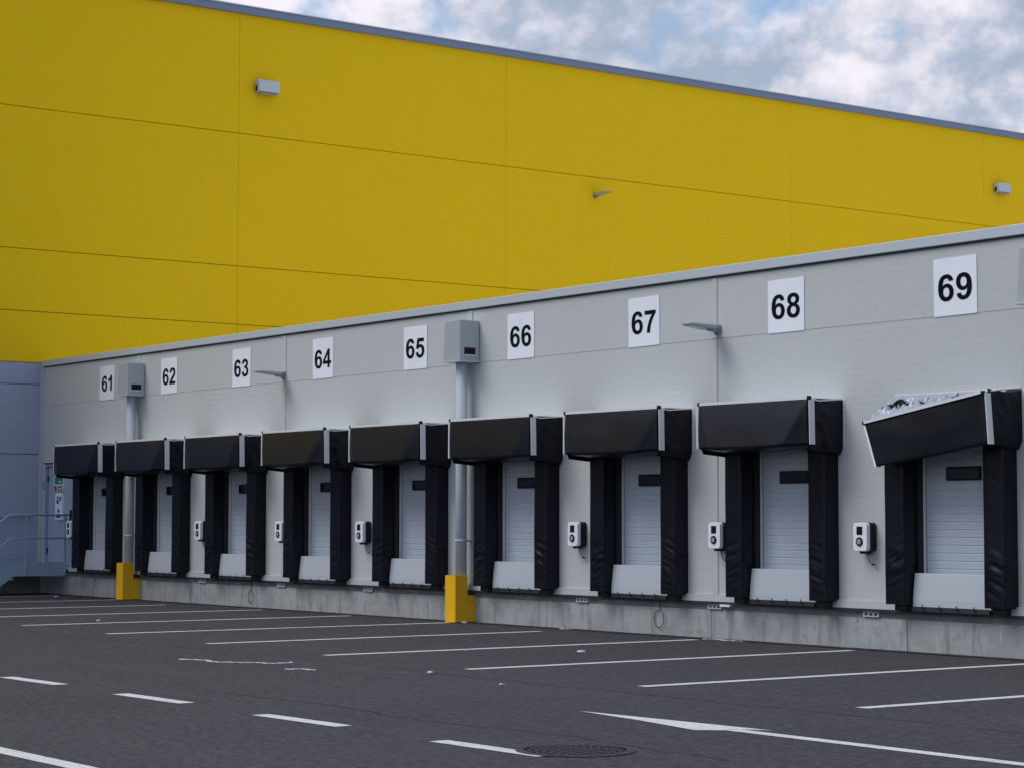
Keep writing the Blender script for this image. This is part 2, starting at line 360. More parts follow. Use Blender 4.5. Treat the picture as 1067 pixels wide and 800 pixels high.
B(MB().box((-45.06, -0.02, 5.06), (6.0, 0.02, 5.085))).build('coping_dark_strip', M_dark, db)  # solid dark strip running just below the coping
B(MB().box((-45.17, 0.45, 4.7), (6, 60, 4.75))).build('flat_roof', M_roof, db)
B(MB().box((-45.06, 0.31, 0.0), (6, 0.45, 5.08))).build('inner_wall', M_gap, db)
B(MB().box((6.0, 0.0, 0.0), (6.12, 60, 5.1))).build('end_wall', M_clad, db)
B(MB().box((-45.175, -0.07, 0.45), (-45.06, 0.02, 5.16))).build('corner_trim', M_trim, db, bevel=0.004)
# plinth
def plinth():
    mb = MB(); xs = [-45.17, -41.2, -37.6, -33.9, -30.2, -26.4, -22.6, -18.9, -15.2, -11.5, -7.7, -3.5, 6.0]
    for a, b in zip(xs, xs[1:]): mb.box((a+.004, 0.0, 0), (b-.004, 0.3, 0.40))
    return B(mb).build('concrete_plinth', M_conc, db, bevel=0.006)
plinth()
B(MB().box((-45.17, 0.004, 0.40), (6.0, 0.3, 0.49))).build('plinth_head', M_conct, db)
B(MB().box((-43.6, -0.055, 0.485), (6.0, 0.02, 0.515))).build('ledge_angle', M_dark, db)
segs = [(-43.6, CX[61]-0.70)] + [(CX[n]+0.70, CX[n+1]-0.70) for n in NUMS[:-1]] + [(CX[69]+0.70, 6.0)]
for a, b in segs:
    mb = MB().hexa([(a,-0.050,0.517),(b,-0.050,0.517),(b,0.02,0.517),(a,0.02,0.517),(a,-0.035,0.62),(b,-0.035,0.62),(b,0.02,0.622),(a,0.02,0.622)])
    B(mb).build('base_trim', M_trim, db, bevel=0.004)
for n in NUMS: B(MB().box((CX[n]-0.70, -0.045, 0.517), (CX[n]+0.70, 0.28, 0.553))).build('door_sill', M_galv, db)
# brackets under the ledge
for x in (-19.50, -22.50, -25.49, -31.48, -34.45, -37.5):
    mb = MB().box((x-0.14, -0.03, 0.415), (x+0.14, 0.0, 0.43)).box((x-0.14, -0.03, 0.465), (x+0.14, 0.0, 0.482))
    for k in range(4): mb.box((x-0.14+k*0.085, -0.03, 0.43), (x-0.115+k*0.085, 0.0, 0.465))
    B(mb).build('ledge_bracket', M_trim, db)
B(MB().box((-22.34, -0.075, 0.455), (-22.14, -0.0, 0.485))).build('ledge_bracket', M_white, db)

# dock doors: sectional sheet with ribs, tracks, dark window
def dock_door(cx):
    zs = [0.556]; mb = MB(); y = 0.13; prof = []
    z = 0.556
    while z < 2.93:
        z2 = min(z+0.098, 2.94)
        prof += [(y, z+0.004), (y-0.005, z+0.010), (y-0.005, z2-0.009), (y, z2-0.003)]
        z = z2
    vs = [(cx-HW+0.06, a, b) for a, b in prof] + [(cx+HW-0.06, a, b) for a, b in prof]; n = len(prof)
    mb.add(vs, [(i, i+n, i+n+1, i+1) for i in range(n-1)])
    d = B(mb).build('dock_door', M_door, db)
    wx = cx + 0.03
    f = B(MB().box((wx-0.278, 0.085, 2.15), (wx+0.278, 0.125, 2.32))).build('window', M_black, d, bevel=0.012)
    B(MB().box((wx-0.250, 0.082, 2.177), (wx+0.250, 0.09, 2.293))).build('pane', M_glass, f)
    for s in (-1, 1):
        fr = MB(); fr.box((cx+s*(HW-0.036), 0.085, 0.556), (cx+s*(HW-0.052), 0.125, 2.94))
        B(MB().box((cx+s*(HW-0.002), -0.002, 0.556), (cx+s*(HW-0.035), 0.128, 2.94))).build('jamb_liner', M_rub, d)
        B(fr).build('door_track', M_alu, d)
for n in NUMS: dock_door(CX[n])
# personnel door
pd = B(MB().box((-44.90, 0.05, 0.63), (-43.49, 0.10, 2.84))).build('personnel_door', M_pdoor, db, bevel=0.006)
fr = MB().box((-44.95, -0.02, 0.62), (-44.895, 0.04, 2.87)).box((-43.50, -0.02, 0.62), (-43.44, 0.04, 2.87)).box((-44.95, -0.021, 2.835), (-43.44, 0.04, 2.89))
B(fr).build('door_frame', M_galv, pd)
B(MB().box((-44.95, -0.035, 2.885), (-44.55, 0.0, 2.915))).build('drip_bar', M_dark, pd)
B(MB().box((-43.64, -0.01, 1.62), (-43.58, 0.05, 1.86)).tube([(-43.61,-0.01,1.75),(-43.61,-0.06,1.75),(-43.75,-0.06,1.75)], 0.012)).build('handle', M_black, pd)
for z in (0.9, 2.5): B(MB().box((-44.90, 0.02, z), (-44.87, 0.05, z+0.12))).build('hinge', M_dark, pd)

# ------------------------------------------------------------ numeral signs
GLYPH = {
 '6': "M1036 1107 L764 1077 Q754 1161 712 1201 Q670 1241 603 1241 Q514 1241 452 1161 Q391 1081 375 828 Q480 952 636 952 Q812 952 937 818 Q1063 684 1063 472 Q1063 247 931 111 Q799 -25 592 -25 Q370 -25 227 147 Q84 320 84 713 Q84 1116 233 1294 Q382 1472 620 1472 Q787 1472 896 1378 Q1006 1285 1036 1107 M399 496 Q399 359 462 284 Q525 210 606 210 Q684 210 736 271 Q788 332 788 471 Q788 614 732 680 Q676 747 592 747 Q511 747 455 683 Q399 620 399 496",
 '1': "M806 0 L525 0 L525 1059 Q371 915 162 846 L162 1101 Q272 1137 401 1237 Q530 1338 578 1472 L806 1472 L806 0",
 '2': "M1036 261 L1036 0 L51 0 Q67 148 147 280 Q227 413 463 632 Q653 809 696 872 Q754 959 754 1044 Q754 1138 703 1188 Q653 1239 564 1239 Q476 1239 424 1186 Q372 1133 364 1010 L84 1038 Q109 1270 241 1371 Q373 1472 571 1472 Q788 1472 912 1355 Q1036 1238 1036 1064 Q1036 965 1000 875 Q965 786 888 688 Q837 623 704 501 Q571 379 535 339 Q500 299 478 261 L1036 261",
 '3': "M77 389 L349 422 Q362 318 419 263 Q476 208 557 208 Q644 208 703 274 Q763 340 763 452 Q763 558 706 620 Q649 682 567 682 Q513 682 438 661 L469 890 Q583 887 643 939 Q703 992 703 1079 Q703 1153 659 1197 Q615 1241 542 1241 Q470 1241 419 1191 Q368 1141 357 1045 L98 1089 Q125 1222 179 1301 Q234 1381 331 1426 Q429 1472 550 1472 Q757 1472 882 1340 Q985 1232 985 1096 Q985 903 774 788 Q900 761 975 667 Q1051 573 1051 440 Q1051 247 910 111 Q769 -25 559 -25 Q360 -25 229 89 Q98 204 77 389",
 '4': "M638 0 L638 295 L38 295 L38 541 L674 1472 L910 1472 L910 542 L1092 542 L1092 295 L910 295 L910 0 L638 0 M638 542 L638 1043 L301 542 L638 542",
 '5': "M91 377 L371 406 Q383 311 442 255 Q501 200 578 200 Q666 200 727 271 Q788 343 788 487 Q788 622 727 689 Q667 757 570 757 Q449 757 353 650 L125 683 L269 1446 L1012 1446 L1012 1183 L482 1183 L438 934 Q532 981 630 981 Q817 981 947 845 Q1077 709 1077 492 Q1077 311 972 169 Q829 -25 575 -25 Q372 -25 244 84 Q116 193 91 377",
 '7': "M86 1186 L86 1447 L1047 1447 L1047 1242 Q928 1125 805 906 Q682 687 617 440 Q553 194 554 0 L283 0 Q290 304 408 620 Q527 936 725 1186 L86 1186",
 '8': "M325 795 Q216 841 166 921 Q117 1002 117 1098 Q117 1262 231 1369 Q346 1476 557 1476 Q766 1476 881 1369 Q997 1262 997 1098 Q997 996 944 916 Q891 837 795 795 Q917 746 980 652 Q1044 558 1044 435 Q1044 232 914 105 Q785 -22 570 -22 Q370 -22 237 83 Q80 207 80 423 Q80 542 139 641 Q198 741 325 795 M383 1077 Q383 993 430 946 Q478 899 557 899 Q637 899 685 946 Q733 994 733 1078 Q733 1157 685 1204 Q638 1252 560 1252 Q479 1252 431 1204 Q383 1156 383 1077 M360 450 Q360 334 419 269 Q479 204 568 204 Q655 204 712 266 Q769 329 769 447 Q769 550 711 612 Q653 675 564 675 Q461 675 410 604 Q360 533 360 450"}
def contours(ch):
    res = []; tok = GLYPH['6' if ch == '9' else ch].replace('M', ' M ').replace('L', ' L ').replace('Q', ' Q ').split(); i = 0; cur = None
    while i < len(tok):
        c_ = tok[i]
        if c_ == 'M': cur = [(float(tok[i+1]), float(tok[i+2]))]; res.append(cur); i += 3
        elif c_ == 'L': cur.append((float(tok[i+1]), float(tok[i+2]))); i += 3
        else:
            p0 = cur[-1]; p1 = (float(tok[i+1]), float(tok[i+2])); p2 = (float(tok[i+3]), float(tok[i+4])); i += 5
            for k in range(1, 6):
                u = k/5; cur.append(tuple((1-u)**2*a+2*u*(1-u)*b+u*u*c for a, b, c in zip(p0, p1, p2)))
    res = [r[:-1] for r in res]
    if ch == '9': res = [[(1139-x, 1447-y) for x, y in r] for r in res]
    return res
def digits_mesh(txt):
    cu = bpy.data.curves.new('t', 'CURVE'); cu.dimensions = '2D'; cu.fill_mode = 'BOTH'; cu.extrude = 2
    for k, ch in enumerate(txt):
        for r in contours(ch):
            sp = cu.splines.new('POLY'); sp.points.add(len(r)-1); sp.use_cyclic_u = True
            for p, (x, y) in zip(sp.points, r): p.co = (x+k*1139, y, 0, 1)
    o = bpy.data.objects.new('t', cu); C.objects.link(o); bpy.context.view_layer.update()
    dg = bpy.context.evaluated_depsgraph_get(); me = bpy.data.meshes.new_from_object(o.evaluated_get(dg), depsgraph=dg)
    bpy.data.objects.remove(o); return me
SIGNX = {69: -18.03, 68: -21.05, 67: -24.045, 66: -27.07, 65: -30.06, 64: -33.05, 63: -36.04, 62: -39.02, 61: -41.87}
for n in NUMS:
    s = MB().box((-0.352, -0.012, -0.362), (0.352, -0.003, 0.362)).build('number_sign', M_sign, None, bevel=0.002)
    s.location = (SIGNX[n], 0, 4.555); s.rotation_euler.y = R_(random.uniform(-.4, .4))
    tag(s, 'square white wall sign with the black number %d' % n, 'sign', 'numbered signs above the dock doors')
    me = digits_mesh(str(n))
    xs = [v.co.x for v in me.vertices]; ys = [v.co.y for v in me.vertices]
    W_, H_ = max(xs)-min(xs), max(ys)-min(ys); mx0 = (max(xs)+min(xs))/2; my0 = (max(ys)+min(ys))/2
    for v in me.vertices:
        x, y, z = v.co; v.co = ((x-mx0)*0.575/2200, -0.0145-z*0.0007, (y-my0)*0.335/1480-0.01)
    bmx = bmesh.new(); bmx.from_mesh(me); bmesh.ops.recalc_face_normals(bmx, faces=bmx.faces); bmx.to_mesh(me); bmx.free()
    me.materials.clear(); me.materials.append(M_ink); me.name = 'numerals'
    o = bpy.data.objects.new('numerals', me); C.objects.link(o); o.parent = s

# ------------------------------------------------------------ dock shelters
def pad_mesh(side, seed, x_in, wd):
    """side pad: padded column, wrinkled near its foot"""
    x0, x1 = (x_in, x_in+wd*side); y0, y1 = -0.25, 0.0; za, zb = 0.60, 2.80
    ring = []                       # closed outline (x,y) rounded
    n_side = 9
    pts = [(x0, y1), (x0, y0), (x1, y0), (x1, y1)]
    for a, b in zip(pts, pts[1:]):
        for i in range(n_side): ring.append((a[0]+(b[0]-a[0])*i/n_side, a[1]+(b[1]-a[1])*i/n_side))
    ring.append(pts[-1]); cxm = (x0+x1)/2; cym = (y0+y1)/2; N = len(ring); nz = 110; vs = []
    for k in range(nz+1):
        z = za+(zb-za)*k/nz
        for (x, y) in ring:
            nx, ny = (x-cxm)/(abs(wd)/2), (y-cym)/0.125
            mask = math.exp(-((z-1.12)/0.24)**2) + 0.35*math.exp(-((z-0.75)/0.15)**2) + 0.10
            ridge = 1-abs(fn3((x*3.0, y*3.0+x*0.9, z*15+x*8*side+y*6), 1.0, seed))*2.8
            big = fn3((x*2, y*2, z*1.3), 1.0, seed+9)
            ef = max(0.0, 1-max(min(abs(nx), 1)*min(abs(ny), 1), 0)**3)
            d = 0.021*mask*ridge*ef + 0.007*big
            if y > -0.02: d *= 0.1
            l = math.hypot(nx, ny) or 1
            taper = 1.0
            vs.append((x+d*nx/l, min(y+d*ny/l, 0.0), z))
    mb = MB(); mb.add(vs, [(k*N+i, k*N+i+1, (k+1)*N+i+1, (k+1)*N+i) for k in range(nz) for i in range(N-1)], True)
    mb.add([vs[i] for i in range(N)], [tuple(range(N))])
    return mb
HX, HY, HT, HB = 1.07, -0.635, 3.235, 2.635
def strip(s, pa, pb, name, par, dy=0.095, t=0.012):
    """flat aluminium side strip from top point to bottom point at the front edge of the hood side"""
    (xa, ya, za), (xb, yb_, zb) = pa, pb; x2 = s*t
    q = [(xb, yb_, zb), (xb+x2, yb_, zb), (xb+x2, yb_+dy, zb), (xb, yb_+dy, zb), (xa, ya, za), (xa+x2, ya, za), (xa+x2, ya+dy, za), (xa, ya+dy, za)]
    MB().hexa(q).build(name, M_alu, par)
def side_curtain(s, seed, fx=0.0):
    def f(u, v):
        y = HY+0.02+(0-HY-0.03)*u; zt = HT-0.02-0.035*math.sin(math.pi*u)
        zb = 2.555-0.05*u; z = zt+(zb-zt)*v
        x = s*(HX-0.012) + s*0.020*(fn3((u*1.5+v*1.8, v*3.2-u*2.5, 0), 1.7, seed))*(4*u*(1-u)+.2)
        if v > 0.86: x -= s*0.05*(v-0.86)/0.14
        return (x, y, z)
    return MB().grid(f, 16, 18)
def make_shelter(seed, normal=True, bulge=0.10):
    t = empty('dock_shelter', (0,0,0), 'x', 'dock shelter', 'black dock shelters around the numbered doors')
    for s in (-1, 1):
        pad_mesh(s, seed+s*3.1, s*(HW-0.005), 0.31).build('side_pad', M_pad, t)
    # head pad behind the curtain
    MB().box((-HX+0.06, -0.24, 2.62), (HX-0.06, -0.002, 3.17)).build('head_pad', M_pad, t, bevel=0.02)
    for s in (-1, 1):
        side_curtain(s, seed+s).build('side_curtain', M_pad, t, solid=0.006)
        strip(s, (s*HX, HY-0.005, HT-0.02), (s*HX, HY+0.005, HB), 'edge_strip', t)
        if s < 0: MB().box((-HX-0.040, HY-0.012, HB), (-HX-0.0125, HY+0.02, HT-0.024)).build('edge_flange', M_alu, t)
        MB().box((s*HX, -0.012, 2.62), (s*(HX+0.03), -0.002, HT+0.005)).build('wall_profile', M_alu, t)
        # thin rail on top of the side curtain
        MB().tube([(s*(HX-0.01), HY, HT), (s*(HX-0.01), HY*0.7, HT-0.035), (s*(HX-0.01), -0.01, HT)], 0.010, 6).build('side_rail', M_alu, t)
        MB().box((s*HX-0.022, HY-0.016, HT-0.022), (s*HX+0.022, HY+0.03, HT+0.026)).build('corner_cap', M_black, t, bevel=0.004)
    MB().box((-HX+0.023, HY-0.016, HT-0.018), (HX-0.023, HY+0.02, HT+0.020)).build('top_rail', M_alu, t)
    MB().box((-HX+0.02, HY+0.02, HT-0.006), (HX-0.02, -0.004, HT+0.004)).build('top_cover', M_alu, t)
    def cur(u, v):
        x = -HX+0.01+(2*HX-0.02)*u; z = HT-0.012-(HT-HB-0.012)*v - 0.022*v*math.sin(math.pi*u)
        e = min(u, 1-u)*2*HX; k = 0.34*v
        f = min(1, max(0, e/(k+1e-5))) if k > 0 else 1
        f = f**1.25
        y = HY-0.006 - bulge*v*f - 0.012*math.sin(math.pi*v) - 0.006*fn3((u*3, v*2, seed), 1)
        return (x, y, z)
    def flap(u, v):
        x, y, z = cur(u, 1.0); a = v*math.pi*0.5
        return (x, y+0.40*math.sin(a)*min(1, v*2), z-0.050*math.sin(min(1, v*1.4)*math.pi/2)-0.012*fn3((u*6, v, seed), 1))
    MB().grid(cur, 80, 22).build('head_curtain', M_curt, t, solid=0.005)
    MB().grid(flap, 48, 6).build('curtain_hem', M_pad, t, solid=0.005)
    return t
S = [make_shelter(1.3, bulge=0.08), make_shelter(5.9, bulge=0.13), make_shelter(9.2, bulge=0.17)]
use = {61: 0, 62: 1, 63: 0, 64: 2, 65: 1, 66: 0, 67: 1, 68: 2}
extra = {61: 'nearest the steel landing', 62: 'just right of the far yellow pipe guard', 63: 'third from the far end',
         64: 'fourth from the far end', 65: 'just left of the near yellow pipe guard', 66: 'just right of the near yellow pipe guard',
         67: 'with a straight hood', 68: 'next to the sagging one'}
done = set()
for n in NUMS[:-1]:
    lab = 'black dock shelter below sign %d, %s' % (n, extra[n]); k = use[n]
    if k not in done: S[k].location = (CX[n], 0, 0); S[k]['label'] = lab; done.add(k)
    else: copy_tree(S[k], (CX[n], 0, 0), lab)
# the sagging shelter under 69
t = empty('dock_shelter', (CX[69], 0, 0), 'black dock shelter below sign 69, its hood sagging at left over torn foil', 'dock shelter', 'black dock shelters around the numbered doors')
for s in (-1, 1): pad_mesh(s, 21.7+s*3.1, s*(HW-0.005), 0.31).build('side_pad', M_pad, t)
MB().box((-HX+0.10, -0.22, 2.62), (HX-0.06, -0.002, 3.12)).build('head_pad', M_pad, t, bevel=0.02)
side_curtain(1, 7.7).build('side_curtain', M_pad, t, solid=0.006)
ox = -CX[69]
TL = Vector((-19.20+ox, -0.42, 2.885)); TR = Vector((-17.03+ox, -0.655, 3.16)); BL = Vector((-18.93+ox, -0.50, 2.325)); BR = Vector((-16.985+ox, -0.63, 2.555))
def sheet(u, v):
    p = TL.lerp(TR, u).lerp(BL.lerp(BR, u), v)
    return (p.x, p.y - 0.03*math.sin(math.pi*v)*math.sin(math.pi*u) - 0.010*fn3((u*3, v*3, 4), 1), p.z-0.012*math.sin(math.pi*u)*v)
MB().grid(sheet, 30, 14).build('head_curtain', M_curt, t, solid=0.006)
def rail(a, b, name, wz, wy):
    a = Vector(a); b = Vector(b)
    q = [a+Vector((0,-wy,-wz)), b+Vector((0,-wy,-wz)), b+Vector((0,wy,-wz)), a+Vector((0,wy,-wz)), a+Vector((0,-wy,wz)), b+Vector((0,-wy,wz)), b+Vector((0,wy,wz)), a+Vector((0,wy,wz))]
    return MB().hexa(q).build(name, M_alu, t)
rail(TL+Vector((0.01,-0.01,0.008)), TR+Vector((-0.02,-0.01,0.008)), 'top_rail', 0.018, 0.02)
MB().hexa([BL+Vector((-0.02,-.01,0)), BL+Vector((0.012,-.01,0)), BL+Vector((0.012,.07,0)), BL+Vector((-0.02,.07,0)),
           TL+Vector((-0.02,-.01,-.01)), TL+Vector((0.012,-.01,-.01)), TL+Vector((0.012,.07,-.01)), TL+Vector((-0.02,.07,-.01))]).build('edge_strip', M_alu, t)
MB().hexa([BR+Vector((0.0,-.01,0)), BR+Vector((0.014,-.01,0)), BR+Vector((0.014,.085,0)), BR+Vector((0.0,.085,0)),
           TR+Vector((0.02,-.01,.0)), TR+Vector((0.034,-.01,.0)), TR+Vector((0.034,.085,.0)), TR+Vector((0.02,.085,.0))]).build('edge_strip', M_alu, t)
for P in (TL, TR): MB().box(P-Vector((.02,.03,.02)), P+Vector((.022,.02,.024))).build('corner_cap', M_black, t, bevel=0.004)
MB().box((-19.06+ox, -0.02, HT-0.005), (-17.02+ox, -0.002, HT+0.014)).build('wall_profile', M_alu, t)
MB().box((HX, -0.012, 2.62), (HX+0.03, -0.002, HT+0.005)).build('wall_profile', M_alu, t)
MB().tube([(HX-0.02, -0.655, 3.17), (HX-0.01, -0.4, HT-0.03), (HX-0.01, -0.01, HT)], 0.010, 6).build('side_rail', M_alu, t)
A0 = Vector((-19.07+ox, -0.03, HT-0.02)); A1 = Vector((-17.05+ox, -0.03, HT-0.012))
def foil(u, v):
    top = A0.lerp(A1, u); bot = TL.lerp(TR, u)+Vector((0, 0.03, 0.0)); p = top.lerp(bot, v)
    am = 0.075*math.sin(math.pi*min(1, v*1.05))*(1-0.75*u)
    h = 1-abs(fn3((u*9, v*4, 2), 1.3, 3))*3; g = fn3((u*22, v*8, 5), 1, 1)
    return (p.x+am*0.5*g, p.y-am*0.4*h, p.z+am*(h*0.8+g*0.7)+0.01)
MB().grid(foil, 44, 9, False).build('torn_foil', M_foil, t, solid=0.003)
def flapL(u, v):            # loose black membrane closing the left end
    a = A0.lerp(TL, u)+Vector((-.01,0,0)); b = Vector((-HX+0.02, -0.01, 2.62)).lerp(BL+Vector((0.05,0.03,0)), u); p = a.lerp(b, v)
    return (p.x+0.03*fn3((u*4, v*5, 1), 1), p.y, p.z)
MB().grid(flapL, 10, 12).build('side_curtain', M_pad, t, solid=0.006)
def patch(u0, v0, du, dv):
    mb = MB(); mb.grid(lambda a, b: tuple(Vector(foil(u0+du*a, v0+dv*b))+Vector((0, -0.012, 0.012))), 4, 2, False)
    return mb
pm = MB()
for a in ((0.15, .35, .05, .25), (0.36, .45, .04, .15), (0.62, .4, .03, .2)):
    patch(*a).build('foil_tear', M_black, t)

# ------------------------------------------------------------ leveller lips
def make_lip():
    t = empty('dock_leveller', (0,0,0), 'x', 'dock leveller', 'raised leveller plates in front of the dock doors')
    w2 = 0.635; th = 0.018
    P = [(-0.110, 0.575), (-0.108, 0.66), (-0.092, 0.82), (-0.070, 0.99)]
    mb = MB()
    vs = [(sx*w2*(1.0 if i < 3 else 0.995), y, z) for (y, z) in P for sx in (-1, 1) for i in (0,)]
    vs2 = [(x, y+th, z+0.006) for x, y, z in vs]
    fs = []
    for i in range(3):
        a = 2*i; fs += [(a, a+1, a+3, a+2), (8+a, 8+a+2, 8+a+3, 8+a+1), (a, a+2, 8+a+2, 8+a), (a+1, 8+a+1, 8+a+3, a+3)]
    fs += [(0, 8, 9, 1), (6, 7, 15, 14)]
    mb.add(vs+vs2, fs); mb.build('lip_plate', M_lip, t, bevel=0.004)
    for k in range(4):
        x = -0.44+k*0.28
        MB().tube([(x, -0.10, 0.545), (x, -0.155, 0.555), (x, -0.150, 0.605)], 0.009, 6).build('lip_hinge', M_dark, t)
    MB().box((-0.62, -0.125, 0.519), (0.62, 0.02, 0.570)).build('lip_beam', M_dark, t)
    MB().box((w2+0.003, -0.13, 0.57), (w2+0.012, 0.04, 0.97)).build('side_plate', M_alu, t)
    for s in (-1, 1):       # rubber blocks under the pads
        MB().box((s*0.70, -0.16, 0.52), (s*0.90, -0.055, 0.595)).build('buffer', M_rub, t, bevel=0.01)
    return t
lip = make_lip(); first = True
for n in NUMS:
    lab = 'white steel leveller plate standing raised at the foot of the door below sign %d' % n
    if first: lip.location = (CX[n], 0, 0); lip['label'] = lab; first = False
    else: copy_tree(lip, (CX[n], 0, 0), lab)

# ------------------------------------------------------------ wall charging boxes
def make_charger():
    t = empty('wall_charger', (0,0,1.44), 'x', 'charger', 'white charging boxes between the dock shelters')
    w2, h2 = 0.125, 0.185
    n = 5; out = []
    for cx_, cz, a0 in ((w2-.045, h2-.045, 0), (-w2+.045, h2-.045, 90), (-w2+.045, -h2+.045, 180), (w2-.045, -h2+.045, 270)):
        for i in range(n+1):
            a = R_(a0+90*i/n); out.append((cx_+.045*math.cos(a), cz+.045*math.sin(a)))
    def pris(y0, y1, k=1.0):
        mb = MB(); N = len(out)
        return mb.add([(x*k, y0, z*k) for x, z in out]+[(x, y1, z) for x, z in out], [tuple(range(N)), tuple(range(N, 2*N))[::-1]]+[(i, (i+1) % N, N+(i+1) % N, N+i) for i in range(N)])
    MB().box((-0.075, -0.06, -0.14), (0.075, -0.001, 0.14)).build('mounting_plate', M_black, t)
    pris(-0.185, -0.125, 0.97).build('front_cover', M_white, t, bevel=0.006)
    pris(-0.1249, -0.012, 0.97).build('housing', M_black, t, bevel=0.004)
    MB().box((-0.055, -0.190, 0.03), (0.045, -0.1845, 0.135)).build('screen', M_glass, t)
    MB().tube([(-0.005, -0.184, -0.06), (-0.005, -0.197, -0.06)], 0.058, 20).build('socket', M_black, t)
    MB().tube([(-0.005, -0.196, -0.06), (-0.005, -0.202, -0.06)], 0.034, 16).build('socket_ring', M_lens, t)
    MB().box((-0.05, -0.14, -0.215), (0.06, -0.04, -0.17)).build('cable_gland', M_black, t, bevel=0.006)
    MB().tube([(0.03,-.08,-.21),(0.035,-.075,-.28),(0.06,-.06,-.33),(0.10,-.05,-.345)], 0.007, 8).build('cable', M_lamp, t)
    MB().box((0.09, -.065, -.36), (0.125, -.04, -.34)).build('plug', M_black, t)
    return t
ch = make_charger(); first = True
CHX = {69: (-19.53, 'left of the sagging shelter below sign 69'), 68: (-22.33, 'on the wall seam, left of the shelter below sign 68'),
       67: (-25.52, 'left of the shelter below sign 67'), 65: (-31.53, 'left of the shelter below sign 65'),
       64: (-34.30, 'left of the shelter below sign 64'), 63: (-37.42, 'left of the shelter below sign 63'), 61: (-43.32, 'beside the personnel door, the farthest of the chargers')}
for n in (69, 68, 67, 65, 64, 63, 61):
    x, l = CHX[n]; lab = 'white wall charging box '+l
    if first: ch.location = (x, 0, 1.44); ch['label'] = lab; first = False
    else: copy_tree(ch, (x, 0, 1.44), lab)

# ------------------------------------------------------------ downpipes with hoppers, pipe guards
def make_pipe():
    t = empty('downpipe', (0,0,0), 'x', 'downpipe', 'round downpipes hanging from box hoppers')
    a, b, z0, z1 = -0.235, 0.235, 4.22, 4.87
    h = MB().hexa([(a, -0.40, z0), (b, -0.40, z0), (b, -0.014, z0), (a, -0.014, z0), (a+0.05, -0.40, z1), (b, -0.40, z1), (b, -0.014, z1), (a+0.05, -0.014, z1)]).build('hopper', M_hop, t, bevel=0.006)
    MB().box((a-0.02, -0.42, z0-0.022), (b+0.02, -0.014, z0-0.001)).build('bottom_flange', M_cope, h)
    MB().box((b-0.02, -0.31, z0+0.09), (b+0.0035, -0.09, z0+0.21)).build('overflow_slot', M_black, h)
    MB().box((b+0.004, -0.31, z0+0.075), (b+0.03, -0.09, z0+0.092)).build('slot_lip', M_alu, h)
    MB().tube([(0.01,-0.20,4.197),(0.01,-0.20,0.30)], 0.093, 28).build('pipe', M_pipe, t)
    mb = MB()
    mb.tube([(0.01,-0.20,2.9),(0.01,-0.20,2.935)], 0.099, 28); mb.box((-0.02,-0.115,2.9), (0.04,-0.002,2.93))
    mb.tube([(0.01,-0.20,1.3),(0.01,-0.20,1.335)], 0.099, 28); mb.box((-0.02,-0.115,1.3), (0.04,-0.002,1.33))
    mb.build('pipe_clamp', M_pipe, t)
    return t
def make_guard():
    t = empty('pipe_guard', (0,0,0), 'x', 'pipe guard', 'yellow steel guards at the feet of the downpipes')
    mb = MB().box((-0.145, -0.40, 0.012), (-0.137, -0.165, 0.76)).box((0.137, -0.40, 0.012), (0.145, -0.165, 0.76)).box((-0.145, -0.405, 0.01), (0.145, -0.397, 0.76))
    mb.build('guard_shell', M_post, t, bevel=0.003)
    MB().box((-0.145, -0.163, 0.012), (0.145, -0.002, 0.435)).build('back_box', M_post, t, bevel=0.004)
    MB().box((-0.136, -0.396, 0.02), (0.136, -0.17, 0.70)).build('inner_fill', M_post, t)
    return t
pp = make_pipe(); gd = make_guard()
pl = [(-28.43, 'grey downpipe and box hopper on the wall between signs 65 and 66', 'stepped yellow steel pipe guard between the shelters below signs 65 and 66'),
      (-40.34, 'grey downpipe and box hopper on the wall between signs 61 and 62', 'stepped yellow steel pipe guard between the shelters below signs 61 and 62'),
      (-16.49+.0, 'grey box hopper cut by the right picture edge, right of sign 69', 'yellow pipe guard right of the shelter below sign 69')]
for i, (x, l1, l2) in enumerate(pl):
    if i == 0: pp.location = (x, 0, 0); pp['label'] = l1; gd.location = (x, 0, 0); gd['label'] = l2
    else:
        copy_tree(pp, (x, 0, 0), l1)
        if i < 2: copy_tree(gd, (x, 0, 0), l2)

# ------------------------------------------------------------ lamps
def make_lamp():
    t = empty('wall_lamp', (0,0,0), 'x', 'lamp', 'flat arm lamps on the walls')
    MB().box((-0.06, -0.03, -0.075), (0.06, -0.002, 0.055)).build('wall_plate', M_lamp, t, bevel=0.004)
    MB().hexa([(-0.04,-0.18,-0.03),(0.04,-0.18,-0.03),(0.04,-0.03,-0.05),(-0.04,-0.03,-0.05),(-0.04,-0.18,0.03),(0.04,-0.18,0.03),(0.04,-0.03,0.02),(-0.04,-0.03,0.02)]).build('arm', M_lamp, t, bevel=0.005)
    MB().hexa([(-0.10,-0.60,0.030),(0.10,-0.60,0.030),(0.15,-0.15,-0.015),(-0.15,-0.15,-0.015),(-0.10,-0.60,0.055),(0.10,-0.60,0.055),(0.15,-0.15,0.040),(-0.15,-0.15,0.040)]).build('lamp_head', M_lamph, t, bevel=0.006)
    MB().hexa([(-0.08,-0.56,0.018),(0.08,-0.56,0.018),(0.11,-0.30,-0.008),(-0.11,-0.30,-0.008),(-0.08,-0.56,0.028),(0.08,-0.56,0.028),(0.11,-0.30,0.004),(-0.11,-0.30,0.004)]).build('lens', M_lens, t)
    return t
lp = make_lamp(); lp.location = (-22.42, -0.012, 4.33); lp['label'] = 'flat grey arm lamp on the pale wall between signs 67 and 68'
copy_tree(lp, (-34.42, -0.012, 4.33), 'flat grey arm lamp on the pale wall between signs 63 and 64')
